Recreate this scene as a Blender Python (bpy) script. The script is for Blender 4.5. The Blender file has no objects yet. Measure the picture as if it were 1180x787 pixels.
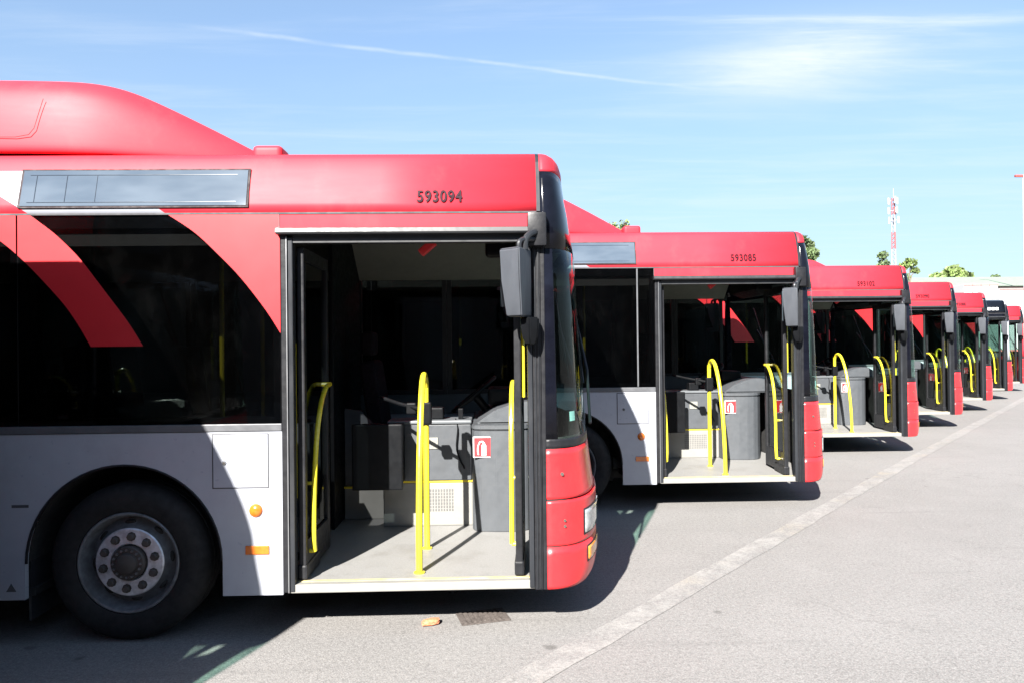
import bpy, bmesh, math, random
from mathutils import Vector, Matrix
random.seed(7)
R = math.radians
scene = bpy.context.scene
COL = scene.collection

# ------------------------------------------------------------------ camera
cam = bpy.data.cameras.new('camera'); cam_o = bpy.data.objects.new('camera', cam); COL.objects.link(cam_o)
F_PX = 820.0
cam.sensor_width = 36.0; cam.lens = 36.0 * F_PX / 1180.0
cam.clip_start = 0.05; cam.clip_end = 4000
yaw, pitch, roll = R(1.6), R(0.35), R(0.6)
fw = Vector((math.sin(yaw)*math.cos(pitch), math.cos(yaw)*math.cos(pitch), math.sin(pitch)))
rt = Vector((math.cos(yaw), -math.sin(yaw), 0)); up = rt.cross(fw)
rt2 = rt*math.cos(roll) - up*math.sin(roll); up2 = up*math.cos(roll) + rt*math.sin(roll)
m = Matrix((rt2, up2, -fw)).transposed().to_4x4(); m.translation = Vector((0, 0, 1.77))
cam_o.matrix_world = m
scene.camera = cam_o

# ------------------------------------------------------------------ view, sun
scene.view_settings.view_transform = 'Standard'
scene.view_settings.look = 'None'
scene.view_settings.exposure = 2.2
scene.view_settings.gamma = 1.0
scene.view_settings.use_curve_mapping = False
scene.cycles.max_bounces = 8
scene.cycles.transparent_max_bounces = 24
scene.cycles.caustics_reflective = False
scene.cycles.caustics_refractive = False

SUN_EL = R(34.5)
sun_h = Vector((-0.40, -1.0, 0)).normalized()             # horizontal direction TOWARDS the sun
sun_dir = (sun_h*math.cos(SUN_EL) + Vector((0, 0, math.sin(SUN_EL)))).normalized()
sl = bpy.data.lights.new('sun', 'SUN'); sl.energy = 4.8; sl.angle = R(0.53); sl.color = (1.0, 0.955, 0.89)
so = bpy.data.objects.new('sun', sl); COL.objects.link(so)
so.rotation_euler = sun_dir.to_track_quat('Z', 'Y').to_euler(); so.location = (-20, -40, 40)

# ------------------------------------------------------------------ node helpers
class NT:
    def __init__(s, tree): s.t = tree; s.n = tree.nodes; s.l = tree.links
    def new(s, kind, **kw):
        n = s.n.new(kind)
        for k, v in kw.items(): setattr(n, k, v)
        return n
    def put(s, sock, v):
        if hasattr(v, 'is_linked') or isinstance(v, bpy.types.NodeSocket): s.l.new(v, sock)
        else: sock.default_value = v
    def math(s, op, a, b=0.0, c=0.0, clamp=False):
        n = s.new('ShaderNodeMath', operation=op, use_clamp=clamp)
        s.put(n.inputs[0], a); s.put(n.inputs[1], b); s.put(n.inputs[2], c)
        return n.outputs[0]
    def mix(s, f, a, b):
        n = s.new('ShaderNodeMix', data_type='RGBA')
        s.put(n.inputs[0], f)
        s.put(n.inputs[6], (*a, 1) if isinstance(a, tuple) and len(a) == 3 else a)
        s.put(n.inputs[7], (*b, 1) if isinstance(b, tuple) and len(b) == 3 else b)
        return n.outputs[2]
    def noise(s, vec, scale, detail=4, rough=.55, dist=0):
        n = s.new('ShaderNodeTexNoise'); s.l.new(vec, n.inputs['Vector'])
        n.inputs['Scale'].default_value = scale; n.inputs['Detail'].default_value = detail
        n.inputs['Roughness'].default_value = rough; n.inputs['Distortion'].default_value = dist
        return n.outputs['Fac']
    def ramp(s, f, lo, hi, a=0.0, b=1.0):
        n = s.new('ShaderNodeMapRange'); n.interpolation_type = 'SMOOTHSTEP'
        s.put(n.inputs[0], f)
        n.inputs[1].default_value = lo; n.inputs[2].default_value = hi
        n.inputs[3].default_value = a; n.inputs[4].default_value = b
        return n.outputs[0]
    def mapv(s, vec, scale=(1, 1, 1), rot=(0, 0, 0)):
        n = s.new('ShaderNodeMapping'); s.l.new(vec, n.inputs[0])
        n.inputs['Scale'].default_value = scale; n.inputs['Rotation'].default_value = rot
        return n.outputs[0]
    def sep(s, vec):
        n = s.new('ShaderNodeSeparateXYZ'); s.l.new(vec, n.inputs[0]); return n.outputs
    def comb(s, x, y, z):
        n = s.new('ShaderNodeCombineXYZ'); s.put(n.inputs[0], x); s.put(n.inputs[1], y); s.put(n.inputs[2], z); return n.outputs[0]

# ------------------------------------------------------------------ world: sky with thin high cloud and a contrail
world = bpy.data.worlds.new('World'); scene.world = world; world.use_nodes = True
w = NT(world.node_tree); w.n.clear()
sky = w.new('ShaderNodeTexSky', sky_type='NISHITA'); sky.sun_disc = False
sky.sun_elevation = SUN_EL
sky.sun_rotation = math.atan2(sun_h.x, sun_h.y)
sky.altitude = 500; sky.air_density = 1.0; sky.dust_density = 0.6; sky.ozone_density = 1.6
tc = w.new('ShaderNodeTexCoord'); d = w.sep(tc.outputs['Generated'])
zz = w.math('MAXIMUM', d[2], 0.02)
cx = w.math('DIVIDE', d[0], zz); cy = w.math('DIVIDE', d[1], zz)       # point where the ray meets the cloud layer
cp = w.comb(cx, cy, 0.0)
low = w.ramp(d[2], 0.02, 0.12)
streak = w.noise(w.mapv(cp, (0.55, 1.7, 1), (0, 0, R(-14))), 1.0, 8, .62, .7)
streak2 = w.noise(w.mapv(cp, (0.5, 2.6, 1), (0, 0, R(22))), 1.6, 8, .6, .4)
def blob(x, y, rx, ry, ang):
    dx = w.math('SUBTRACT', cx, x); dy = w.math('SUBTRACT', cy, y)
    c, s_ = math.cos(R(ang)), math.sin(R(ang))
    a = w.math('DIVIDE', w.math('ADD', w.math('MULTIPLY', dx, c), w.math('MULTIPLY', dy, s_)), rx)
    b = w.math('DIVIDE', w.math('SUBTRACT', w.math('MULTIPLY', dy, c), w.math('MULTIPLY', dx, s_)), ry)
    r2 = w.math('ADD', w.math('MULTIPLY', a, a), w.math('MULTIPLY', b, b))
    return w.math('POWER', 2.718, w.math('MULTIPLY', r2, -1.0))
c1 = w.math('MULTIPLY', blob(1.12, 2.55, .44, .30, -8), w.ramp(streak, .30, .65, .35, 1.0))
c2 = w.math('MULTIPLY', blob(1.1, 2.2, .75, .55, 15), w.ramp(streak2, .42, .72))
c3 = w.math('MULTIPLY', blob(1.3, 4.6, 3.2, 1.6, 0), w.ramp(streak, .42, .70))
c4 = w.math('MULTIPLY', w.ramp(streak2, .45, .80), 0.18)
cl = w.math('ADD', w.math('MULTIPLY', c1, .85), w.math('MULTIPLY', c2, .50))
cl = w.math('ADD', cl, w.math('MULTIPLY', c3, .22)); cl = w.math('ADD', cl, c4)
# contrail: a straight line across the layer
ax, ay, bx_, by_ = -0.888, 2.24, 0.79, 2.755
L_ = math.hypot(bx_-ax, by_-ay); ux, uy = (bx_-ax)/L_, (by_-ay)/L_
al = w.math('ADD', w.math('MULTIPLY', w.math('SUBTRACT', cx, ax), ux), w.math('MULTIPLY', w.math('SUBTRACT', cy, ay), uy))
pe = w.math('SUBTRACT', w.math('MULTIPLY', w.math('SUBTRACT', cy, ay), ux), w.math('MULTIPLY', w.math('SUBTRACT', cx, ax), uy))
wob = w.math('MULTIPLY', w.math('SUBTRACT', w.noise(cp, 3.0, 3), .5), .05)
pe = w.math('ABSOLUTE', w.math('ADD', pe, wob))
trail = w.ramp(pe, 0.0, .026, 1.0, 0.0)
trail = w.math('MULTIPLY', trail, w.math('MULTIPLY', w.ramp(al, -.1, .25), w.ramp(al, 1.5, 1.9, 1.0, 0.0)))
trail = w.math('MULTIPLY', trail, w.ramp(w.noise(cp, 7, 5), .3, .62, .12, .36))
cl = w.math('ADD', cl, trail)
cl = w.math('MULTIPLY', cl, low, clamp=True)
mul = w.new('ShaderNodeVectorMath', operation='MULTIPLY'); w.l.new(sky.outputs[0], mul.inputs[0])
g_ = w.ramp(d[2], -.05, .45, .62, 1.10)
w.l.new(w.comb(w.math('MULTIPLY', g_, .88), w.math('MULTIPLY', g_, .95), w.math('MULTIPLY', g_, 1.0)), mul.inputs[1])
hz_ = w.ramp(d[2], -.02, .42, .66, .22)
pale = w.mix(hz_, mul.outputs[0], (2.9, 3.75, 4.4))
skyc = w.mix(cl, pale, (4.2, 4.6, 5.0))
bg = w.new('ShaderNodeBackground'); w.l.new(skyc, bg.inputs[0]); bg.inputs[1].default_value = 0.05
wo = w.new('ShaderNodeOutputWorld'); w.l.new(bg.outputs[0], wo.inputs[0])

# ------------------------------------------------------------------ materials
def base_mat(name):
    mt = bpy.data.materials.new(name); mt.use_nodes = True
    t = NT(mt.node_tree); b = t.n['Principled BSDF']
    return mt, t, b
def mat(name, col, rough=.5, rv=.15, spec=None, metal=0.0, coat=0.0, vary=.12, scale=9.0, bump=0.0, bscale=60, dirt=None, stretch=(1, 1, 1)):
    mt, t, b = base_mat(name)
    tcn = t.new('ShaderNodeTexCoord').outputs['Object']
    v = t.mapv(tcn, stretch)
    n = t.noise(v, scale, 5, .6)
    lo = tuple(c*(1-vary) for c in col); hi = tuple(min(1, c*(1+vary)) for c in col)
    c = t.mix(t.ramp(n, .3, .7), lo, hi)
    if dirt:
        n2 = t.noise(t.mapv(tcn, (1.2, 1.2, .8)), 2.3, 7, .68)
        c = t.mix(t.math('MULTIPLY', t.ramp(n2, .48, .72), dirt[1]), c, dirt[0])
    t.l.new(c, b.inputs['Base Color'])
    rn = t.ramp(t.noise(v, scale*2.3, 4), .3, .7, max(.01, rough*(1-rv)), min(1, rough*(1+rv)))
    t.l.new(rn, b.inputs['Roughness'])
    b.inputs['Metallic'].default_value = metal
    if spec is not None: b.inputs['Specular IOR Level'].default_value = spec
    b.inputs['Coat Weight'].default_value = coat; b.inputs['Coat Roughness'].default_value = .16 if coat < .5 else .05
    if bump:
        bp = t.new('ShaderNodeBump'); bp.inputs['Strength'].default_value = bump; bp.inputs['Distance'].default_value = .01
        t.l.new(t.noise(v, bscale, 4), bp.inputs['Height']); t.l.new(bp.outputs[0], b.inputs['Normal'])
    return mt
def glass(name, tint, spec=1.0, rough=.0, gl=(1, 1, 1)):
    mt = bpy.data.materials.new(name); mt.use_nodes = True
    t = NT(mt.node_tree); t.n.clear()
    tr = t.new('ShaderNodeBsdfTransparent'); tr.inputs[0].default_value = (*tint, 1)
    g = t.new('ShaderNodeBsdfGlossy'); g.inputs[0].default_value = (*gl, 1); g.inputs['Roughness'].default_value = rough
    fr = t.new('ShaderNodeFresnel'); fr.inputs[0].default_value = 1.5
    tco = t.new('ShaderNodeTexCoord').outputs['Object']
    bp = t.new('ShaderNodeBump'); bp.inputs['Strength'].default_value = .06; bp.inputs['Distance'].default_value = .02
    t.l.new(t.noise(tco, 1.3, 1), bp.inputs['Height']); t.l.new(bp.outputs[0], g.inputs['Normal']); t.l.new(bp.outputs[0], fr.inputs['Normal'])
    dust = t.new('ShaderNodeBsdfDiffuse'); dust.inputs[0].default_value = (.5, .5, .5, 1)
    geo = t.new('ShaderNodeNewGeometry')
    f = t.math('MULTIPLY', t.math('MULTIPLY', fr.outputs[0], spec, clamp=True), t.math('SUBTRACT', 1.0, geo.outputs['Backfacing']))
    mx = t.new('ShaderNodeMixShader'); t.l.new(f, mx.inputs[0]); t.l.new(tr.outputs[0], mx.inputs[1]); t.l.new(g.outputs[0], mx.inputs[2])
    dn = t.ramp(t.noise(t.mapv(tco, (1, 1, .6)), 5, 6, .7), .45, .85, 0.0003, .003)
    m2 = t.new('ShaderNodeMixShader'); t.l.new(dn, m2.inputs[0]); t.l.new(mx.outputs[0], m2.inputs[1]); t.l.new(dust.outputs[0], m2.inputs[2])
    o = t.new('ShaderNodeOutputMaterial'); t.l.new(m2.outputs[0], o.inputs[0])
    return mt
M = {}
M['red'] = mat('red paint', (0.5, 0.024, 0.038), .50, rv=.02, coat=.0, vary=.035, scale=3, stretch=(.5, 1, 3), dirt=((.60, .10, .10), .14))
for n_ in M['red'].node_tree.nodes:
    if n_.type == 'BSDF_PRINCIPLED': n_.inputs['Specular IOR Level'].default_value = 0.18
M['red_bumper'] = mat('red bumper plastic', (0.56, 0.017, 0.022), .38, coat=.3, vary=.05, bump=.03, dirt=((.45, .05, .05), .25))
M['red_film'] = mat('red window film', (0.44, 0.014, 0.02), .38, coat=.2, vary=.06, scale=2, rv=.03)
M['white'] = mat('white body paint', (0.3, 0.315, 0.355), .32, coat=.4, vary=.03, dirt=((.20, .20, .20), .30), bump=.03, bscale=6)
M['black_trim'] = mat('black rubber trim', (0.0102, 0.01063, 0.01275), .42, vary=.25, bump=.06, dirt=((.025, .025, .026), .35), spec=0.3)
M['dark_frame'] = mat('dark anodised frame', (0.0204, 0.02244, 0.02652), .35, metal=.2, vary=.2, dirt=((.055, .055, .055), .3), stretch=(1, 1, .2), spec=0.35)
M['silver'] = mat('silver strip', (0.2499, 0.2558, 0.2677), .32, metal=.7, vary=.1, stretch=(1, 1, .3))
M['grey_awning'] = mat('grey gutter', (0.0187, 0.01972, 0.02244), .45, vary=.12)
M['front_black'] = mat('gloss black front', (0.004, 0.0045, 0.008), .14, vary=.2)
for n_ in M['front_black'].node_tree.nodes:
    if n_.type == 'BSDF_PRINCIPLED': n_.inputs['IOR'].default_value = 1.28
M['chassis'] = mat('chassis black', (.012, .012, .012), .8, vary=.3)
M['tyre'] = mat('tyre rubber', (.010, .010, .011), .78, vary=.25, bump=.15, dirt=((.022, .021, .02), .4), spec=0.3)
M['rim'] = mat('wheel steel', (0.62, 0.63, 0.67), .42, metal=.55, vary=.2, scale=25, dirt=((.16, .15, .14), .55))
M['rim_dark'] = mat('wheel dish', (0.1365, 0.1443, 0.156), .55, metal=.3, vary=.25, scale=20, dirt=((.06, .055, .05), .7))
M['nut'] = mat('wheel nut', (.045, .038, .034), .6, vary=.3)
M['floor'] = mat('bus floor vinyl', (0.2048, 0.2026, 0.1971), .55, vary=.07, scale=70, dirt=((.125, .12, .11), .5))
M['cream'] = mat('cream liner', (0.1496, 0.1394, 0.119), .6, vary=.05, dirt=((.15, .14, .12), .25))
M['plinth'] = mat('pale grey plinth', (0.1972, 0.1938, 0.1802), .5, vary=.05, dirt=((.19, .18, .165), .4))
M['grey_panel'] = mat('grey moulded panel', (0.05396, 0.05954, 0.06697), .5, vary=.06, bump=.05, bscale=200, dirt=((.04, .04, .042), .3))
M['grey_top'] = mat('light grey shelf', (0.09576, 0.1045, 0.1131), .45, vary=.06)
M['dark_panel'] = mat('dark cab panel', (0.004, 0.0045, 0.0055), .5, vary=.2, spec=0.12)
M['yellow'] = mat('yellow handrail', (0.6069, 0.5057, 0.02533), .28, coat=.4, vary=.05, scale=14, dirt=((.5, .40, .05), .25))
M['yellow_edge'] = mat('yellow step edge', (.78, .60, .03), .6, vary=.15, dirt=((.4, .32, .1), .5))
M['worn_edge'] = mat('worn sill edge', (.42, .34, .16), .6, vary=.15, dirt=((.4, .38, .34), .7))
M['belt'] = mat('belt rail rubber', (.075, .078, .085), .45, vary=.15)
M['notice'] = mat('faded notice', (.20, .20, .18), .6, vary=.2, scale=60)
M['seat'] = mat('seat cloth', (0.011, 0.008, 0.011), .9, vary=.3, scale=40, spec=0.05)
M['orange'] = mat('orange lens', (0.5057, 0.119, 0.0119), .2, coat=.6, vary=.12, scale=60)
M['headlight'] = mat('headlight lens', (0.31, 0.33, 0.33), .12, metal=.35, coat=.8, vary=.25, scale=30)
M['foglight'] = mat('indicator lens', (.55, .20, .03), .2, coat=.6, vary=.3, scale=40)
M['number'] = mat('number lettering', (0.0245, 0.00875, 0.014), .5, vary=.1)
for n_ in M['number'].node_tree.nodes:
    if n_.type == 'BSDF_PRINCIPLED': n_.inputs['Specular IOR Level'].default_value = 0.05
M['sign_red'] = mat('sign red', (.68, .03, .035), .4, vary=.04)
M['sign_white'] = mat('sign white', (.8, .8, .8), .4, vary=.03)
M['seam'] = mat('dark seam', (.02, .012, .014), .8, vary=.1)  # plain dark colour of the hatch joint and the display backing
M['seam_grey'] = mat('panel joint', (.05, .05, .055), .8, vary=.1)
M['vent_dark'] = mat('vent slots', (.10, .10, .10), .7, vary=.1)
M['mirror_grey'] = mat('mirror housing grey', (0.0442, 0.04896, 0.0578), .5, vary=.12, bump=.05, bscale=150, stretch=(1, 1, .3))
M['mirror_face'] = mat('mirror face', (.7, .72, .75), .04, metal=1.0, vary=.02)
M['sticker'] = mat('pale sticker', (.55, .75, .75), .4, vary=.05)
M['window'] = glass('tinted window', (.36, .37, .38), .75)
M['doorglass'] = glass('door glass', (.60, .65, .64), .8)
M['screen'] = glass('windscreen glass', (.80, .92, .88), .5, gl=(.95, 1, 1))
M['film'] = M['red_film']
def display_mat():
    mt, t, b = base_mat('side display glass')
    tcn = t.new('ShaderNodeTexCoord').outputs['Object']
    n = t.noise(t.mapv(tcn, (1, 1, 3)), 1.6, 3)
    t.l.new(t.mix(t.ramp(n, .3, .7), (.045, .062, .085), (.075, .095, .12)), b.inputs['Base Color'])
    b.inputs['Roughness'].default_value = .018; b.inputs['IOR'].default_value = 1.55; b.inputs['Coat Weight'].default_value = 0
    return mt
M['display'] = display_mat()
M['display_inner'] = mat('display matrix border', (0.03, 0.04, 0.0575), .2, coat=1.0, vary=.08, spec=0.05)

M['display_inner'].node_tree.nodes['Principled BSDF'].inputs['Coat Weight'].default_value = 0
def asphalt_nodes(t, b):
    v = t.new('ShaderNodeTexCoord').outputs['Object']
    big = t.noise(v, .22, 5, .6, .4); mid = t.noise(v, 1.7, 7, .65, .3); fine = t.noise(v, 95, 3, .7); vor = t.new('ShaderNodeTexVoronoi')
    t.l.new(v, vor.inputs['Vector']); vor.inputs['Scale'].default_value = 130
    c = t.mix(t.ramp(big, .35, .65), (0.1337, 0.1295, 0.1259), (0.1588, 0.1542, 0.1509))
    c = t.mix(t.ramp(mid, .40, .75, 0, .5), c, (0.1914, 0.1845, 0.1801))
    c = t.mix(t.ramp(t.noise(v, 3.4, 8, .72, .6), .52, .72, 0, .6), c, (0.1, 0.09606, 0.09332))
    c = t.mix(t.ramp(fine, .38, .68, 0, .75), c, (0.2502, 0.2406, 0.2333))
    c = t.mix(t.ramp(vor.outputs['Distance'], .0, .34, .60, 0), c, (0.07069, 0.06797, 0.06728))
    grit = t.noise(v, 38, 4, .75)
    c = t.mix(t.ramp(grit, .36, .50, .45, 0), c, (0.084, 0.08176, 0.07952)); c = t.mix(t.ramp(grit, .55, .68, 0, .5), c, (0.2632, 0.2576, 0.2486))
    # blotches, oil spots
    sp = t.noise(v, 4.2, 2, .5, .2)
    c = t.mix(t.ramp(sp, .735, .76, 0, .5), c, (0.08157, 0.07552, 0.0727))
    dr_ = t.new('ShaderNodeTexVoronoi'); dr_.inputs['Scale'].default_value = 2.6; dr_.inputs['Randomness'].default_value = 1.0
    nd = t.new('ShaderNodeTexNoise'); t.l.new(v, nd.inputs['Vector']); nd.inputs['Scale'].default_value = 9; nd.inputs['Detail'].default_value = 4
    ma = t.new('ShaderNodeVectorMath', operation='MULTIPLY_ADD'); t.l.new(nd.outputs['Color'], ma.inputs[0]); ma.inputs[1].default_value = (.12,)*3; t.l.new(v, ma.inputs[2]); t.l.new(ma.outputs[0], dr_.inputs['Vector'])
    gate2 = t.ramp(t.sep(dr_.outputs['Color'])[0], .86, .88)
    c = t.mix(t.math('MULTIPLY', t.ramp(dr_.outputs['Distance'], .05, .13, .55, 0), gate2), c, (0.05578, 0.053, 0.05038))
    tm = t.noise(t.mapv(v, (.35, 5.5, 1), (0, 0, R(-47))), 1.0, 4, .6)
    c = t.mix(t.ramp(tm, .58, .72, 0, .22), c, (0.09296, 0.09085, 0.08913))
    # cracks
    cr = t.new('ShaderNodeTexVoronoi', feature='DISTANCE_TO_EDGE'); cr.inputs['Scale'].default_value = .33
    nv = t.new('ShaderNodeTexNoise'); t.l.new(v, nv.inputs['Vector']); nv.inputs['Scale'].default_value = 2.5; nv.inputs['Detail'].default_value = 6
    ad = t.new('ShaderNodeVectorMath', operation='MULTIPLY_ADD'); t.l.new(nv.outputs['Color'], ad.inputs[0]); ad.inputs[1].default_value = (.55,)*3; t.l.new(v, ad.inputs[2])
    t.l.new(ad.outputs[0], cr.inputs['Vector'])
    gate = t.ramp(t.noise(v, .5, 3), .50, .60)
    c = t.mix(t.math('MULTIPLY', t.ramp(cr.outputs['Distance'], .0, .006, .22, 0), gate), c, (0.06526, 0.06257, 0.06076))
    h = t.math('ADD', t.math('MULTIPLY', fine, .5), t.math('MULTIPLY', vor.outputs['Distance'], .9))
    return v, c, h
def asphalt():
    mt, t, b = base_mat('worn asphalt')
    v, c, h = asphalt_nodes(t, b)
    t.l.new(c, b.inputs['Base Color']); b.inputs['Roughness'].default_value = .85
    b.inputs['Specular IOR Level'].default_value = .3
    bp = t.new('ShaderNodeBump'); bp.inputs['Strength'].default_value = .30; bp.inputs['Distance'].default_value = .006
    t.l.new(h, bp.inputs['Height']); t.l.new(bp.outputs[0], b.inputs['Normal'])
    return mt
M['asphalt'] = asphalt()
def paint_line():
    mt, t, b = base_mat('worn white road paint')
    v, c, h = asphalt_nodes(t, b)
    wear = t.ramp(t.noise(v, 5, 8, .75), .40, .66, .0, .85)
    wear2 = t.ramp(t.noise(v, 60, 3, .7), .35, .6, .3, 1.0)
    pc = t.mix(t.ramp(t.noise(v, .8, 2), .52, .66), (.265, .258, .245), (.265, .225, .16))
    f = t.math('MULTIPLY', wear, wear2)
    t.l.new(t.mix(f, c, pc), b.inputs['Base Color']); b.inputs['Roughness'].default_value = .8
    bp = t.new('ShaderNodeBump'); bp.inputs['Strength'].default_value = .4; bp.inputs['Distance'].default_value = .005
    t.l.new(h, bp.inputs['Height']); t.l.new(bp.outputs[0], b.inputs['Normal'])
    return mt
M['line'] = paint_line()
M['brick'] = mat('broken brick', (.50, .17, .085), .9, vary=.3, scale=60, bump=.4)
M['iron'] = mat('cast iron', (0.105, 0.09, 0.0825), .7, metal=.3, vary=.3, scale=40)
M['leaf'] = mat('leaves', (0.1125, 0.1575, 0.045), .6, vary=.45, scale=.7)
M['leaf_dark'] = mat('leaves dark', (0.075, 0.1125, 0.042), .6, vary=.4, scale=.8)
M['bark'] = mat('bark', (.13, .10, .075), .9, vary=.3)
M['hall_wall'] = mat('hall wall', (0.27, 0.261, 0.234), .7, vary=.06, scale=.6)
M['added_hall_wall'] = mat('workshop wall', (0.13, 0.125, 0.12), .8, vary=.1, scale=.6)  # wall of the unseen hall added to darken the glass reflections
M['hall_roof'] = mat('pale green roof', (0.19, 0.225, 0.175), .6, vary=.08, scale=.5, stretch=(3, 3, 1))
M['hall_dark'] = mat('hall window', (.05, .06, .07), .2, vary=.2)
M['trailer'] = mat('white trailer box', (0.357, 0.357, 0.357), .4, vary=.03, scale=1)
M['trailer_trim'] = mat('trailer trim red', (.45, .12, .11), .5, vary=.1)
M['mast_red'] = mat('mast red', (0.26, 0.055, 0.05), .6, vary=.1)
M['mast_white'] = mat('mast white', (0.24, 0.23, 0.25), .6, vary=.05)
M['mast_grey'] = mat('antenna grey', (.32, .33, .36), .5, vary=.1)

# ------------------------------------------------------------------ mesh helpers
def link(name, me, mats, parent=None, smooth=False):
    o = bpy.data.objects.new(name, me); COL.objects.link(o)
    if not isinstance(mats, (list, tuple)): mats = [mats]
    for mm in mats: me.materials.append(mm)
    if smooth:
        for p in me.polygons: p.use_smooth = True
    if parent: o.parent = parent
    return o
class B:
    """collects shapes of ONE part"""
    def __init__(s): s.bm = bmesh.new()
    def box(s, x0, x1, y0, y1, z0, z1, bev=0.0, mi=0, rot=None, seg=2):
        bm = bmesh.new(); bmesh.ops.create_cube(bm, size=1)
        for v in bm.verts: v.co = Vector(((x0+x1)/2+v.co.x*(x1-x0), (y0+y1)/2+v.co.y*(y1-y0), (z0+z1)/2+v.co.z*(z1-z0)))
        if bev: bmesh.ops.bevel(bm, geom=bm.edges[:], offset=bev, segments=seg, affect='EDGES', profile=.6)
        if rot:
            c = Vector(((x0+x1)/2, (y0+y1)/2, (z0+z1)/2))
            bmesh.ops.rotate(bm, verts=bm.verts, cent=rot[2] if len(rot) > 2 else c, matrix=Matrix.Rotation(rot[1], 3, rot[0]))
        s.add(bm, mi); return s
    def add(s, bm, mi=0):
        for f in bm.faces: f.material_index = mi
        me = bpy.data.meshes.new('t'); bm.to_mesh(me); bm.free(); s.bm.from_mesh(me)
        bpy.data.meshes.remove(me)
    def prism(s, pts, axis, a0, a1, mi=0, bev=0.0):
        """polygon pts extruded along axis ('x','y','z') from a0 to a1"""
        bm = bmesh.new()
        def P(p, a):
            return {'x': (a, p[0], p[1]), 'y': (p[0], a, p[1]), 'z': (p[0], p[1], a)}[axis]
        va = [bm.verts.new(P(p, a0)) for p in pts]; vb = [bm.verts.new(P(p, a1)) for p in pts]
        n = len(pts); bm.faces.new(va); bm.faces.new(vb[::-1])
        for i in range(n): bm.faces.new((va[i], va[(i+1) % n], vb[(i+1) % n], vb[i]))
        bmesh.ops.recalc_face_normals(bm, faces=bm.faces[:])
        if bev: bmesh.ops.bevel(bm, geom=bm.edges[:], offset=bev, segments=2, affect='EDGES')
        s.add(bm, mi); return s
    def lathe(s, prof, c, axis='y', n=40, mi=0, close=False):
        """prof list of (radius, height along axis)"""
        bm = bmesh.new(); rings = []
        for r, h in prof:
            ring = []
            for k in range(n):
                a = 2*math.pi*k/n; u, v = r*math.cos(a), r*math.sin(a)
                p = {'y': (c[0]+u, c[1]+h, c[2]+v), 'z': (c[0]+u, c[1]+v, c[2]+h), 'x': (c[0]+h, c[1]+u, c[2]+v)}[axis]
                ring.append(bm.verts.new(p))
            rings.append(ring)
        for a, b in zip(rings, rings[1:]):
            for k in range(n): bm.faces.new((a[k], a[(k+1) % n], b[(k+1) % n], b[k]))
        if prof[0][0] > 1e-6 and close: bm.faces.new(rings[0])
        if close: bm.faces.new(rings[-1][::-1])
        bmesh.ops.remove_doubles(bm, verts=bm.verts[:], dist=1e-5)
        bmesh.ops.recalc_face_normals(bm, faces=bm.faces[:])
        s.add(bm, mi); return s
    def tube(s, pts, r, n=10, mi=0, sub=0, caps=True):
        pts = [Vector(p) for p in pts]
        if sub:                       # Catmull-Rom smoothing
            q = []
            for i in range(len(pts)-1):
                p0 = pts[max(i-1, 0)]; p1 = pts[i]; p2 = pts[i+1]; p3 = pts[min(i+2, len(pts)-1)]
                for k in range(sub):
                    t = k/sub
                    q.append(.5*((2*p1)+(p2-p0)*t+(2*p0-5*p1+4*p2-p3)*t*t+(3*p1-p0-3*p2+p3)*t**3))
            q.append(pts[-1]); pts = q
        bm = bmesh.new(); rings = []; prev = None
        for i, p in enumerate(pts):
            d_ = (pts[min(i+1, len(pts)-1)]-pts[max(i-1, 0)]).normalized()
            if prev is None:
                a = d_.orthogonal().normalized()
            else:
                a = (prev - d_*prev.dot(d_)).normalized()
            prev = a; b_ = d_.cross(a)
            rr = r[i] if isinstance(r, (list, tuple)) else r
            rings.append([bm.verts.new(p+(a*math.cos(2*math.pi*k/n)+b_*math.sin(2*math.pi*k/n))*rr) for k in range(n)])
        for a, b in zip(rings, rings[1:]):
            for k in range(n): bm.faces.new((a[k], a[(k+1) % n], b[(k+1) % n], b[k]))
        if caps: bm.faces.new(rings[0][::-1]); bm.faces.new(rings[-1])
        s.add(bm, mi); return s
    def grid(s, rows, mi=0, mif=None):
        """rows: list of equal-length point lists"""
        bm = bmesh.new(); vs = [[bm.verts.new(p) for p in r] for r in rows]
        s_idx = []
        for i in range(len(rows)-1):
            for j in range(len(rows[0])-1):
                f = bm.faces.new((vs[i][j], vs[i][j+1], vs[i+1][j+1], vs[i+1][j]))
                s_idx.append((f, mif(i, j) if mif else mi))
        for f, k in s_idx: f.material_index = k
        me = bpy.data.meshes.new('t'); bm.to_mesh(me); bm.free(); s.bm.from_mesh(me); bpy.data.meshes.remove(me)
        return s
    def build(s, name, mats, parent=None, smooth=False, auto=True, solid=0.0):
        if solid:
            C_ = Vector((-4, 1.25, 1.5)); s.bm.normal_update()
            if sum(f.calc_area()*f.normal.dot(f.calc_center_median()-C_) for f in s.bm.faces) < 0:
                bmesh.ops.reverse_faces(s.bm, faces=s.bm.faces[:])
        me = bpy.data.meshes.new(name); s.bm.to_mesh(me); s.bm.free()
        o = link(name, me, mats, parent)
        if smooth:
            me.shade_smooth()
            if auto:
                me.set_sharp_from_angle(angle=R(35))
        if solid:
            md = o.modifiers.new('thickness', 'SOLIDIFY'); md.thickness = solid; md.offset = -1
        return o
def empty(name, loc, rz=0):
    o = bpy.data.objects.new(name, None); COL.objects.link(o); o.location = loc; o.rotation_euler = (0, 0, rz)
    o.empty_display_size = .3
    return o
def tag(o, label=None, cat=None, group=None, kind=None):
    for k, v in (('label', label), ('category', cat), ('group', group), ('kind', kind)):
        if v: o[k] = v
    return o
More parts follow.
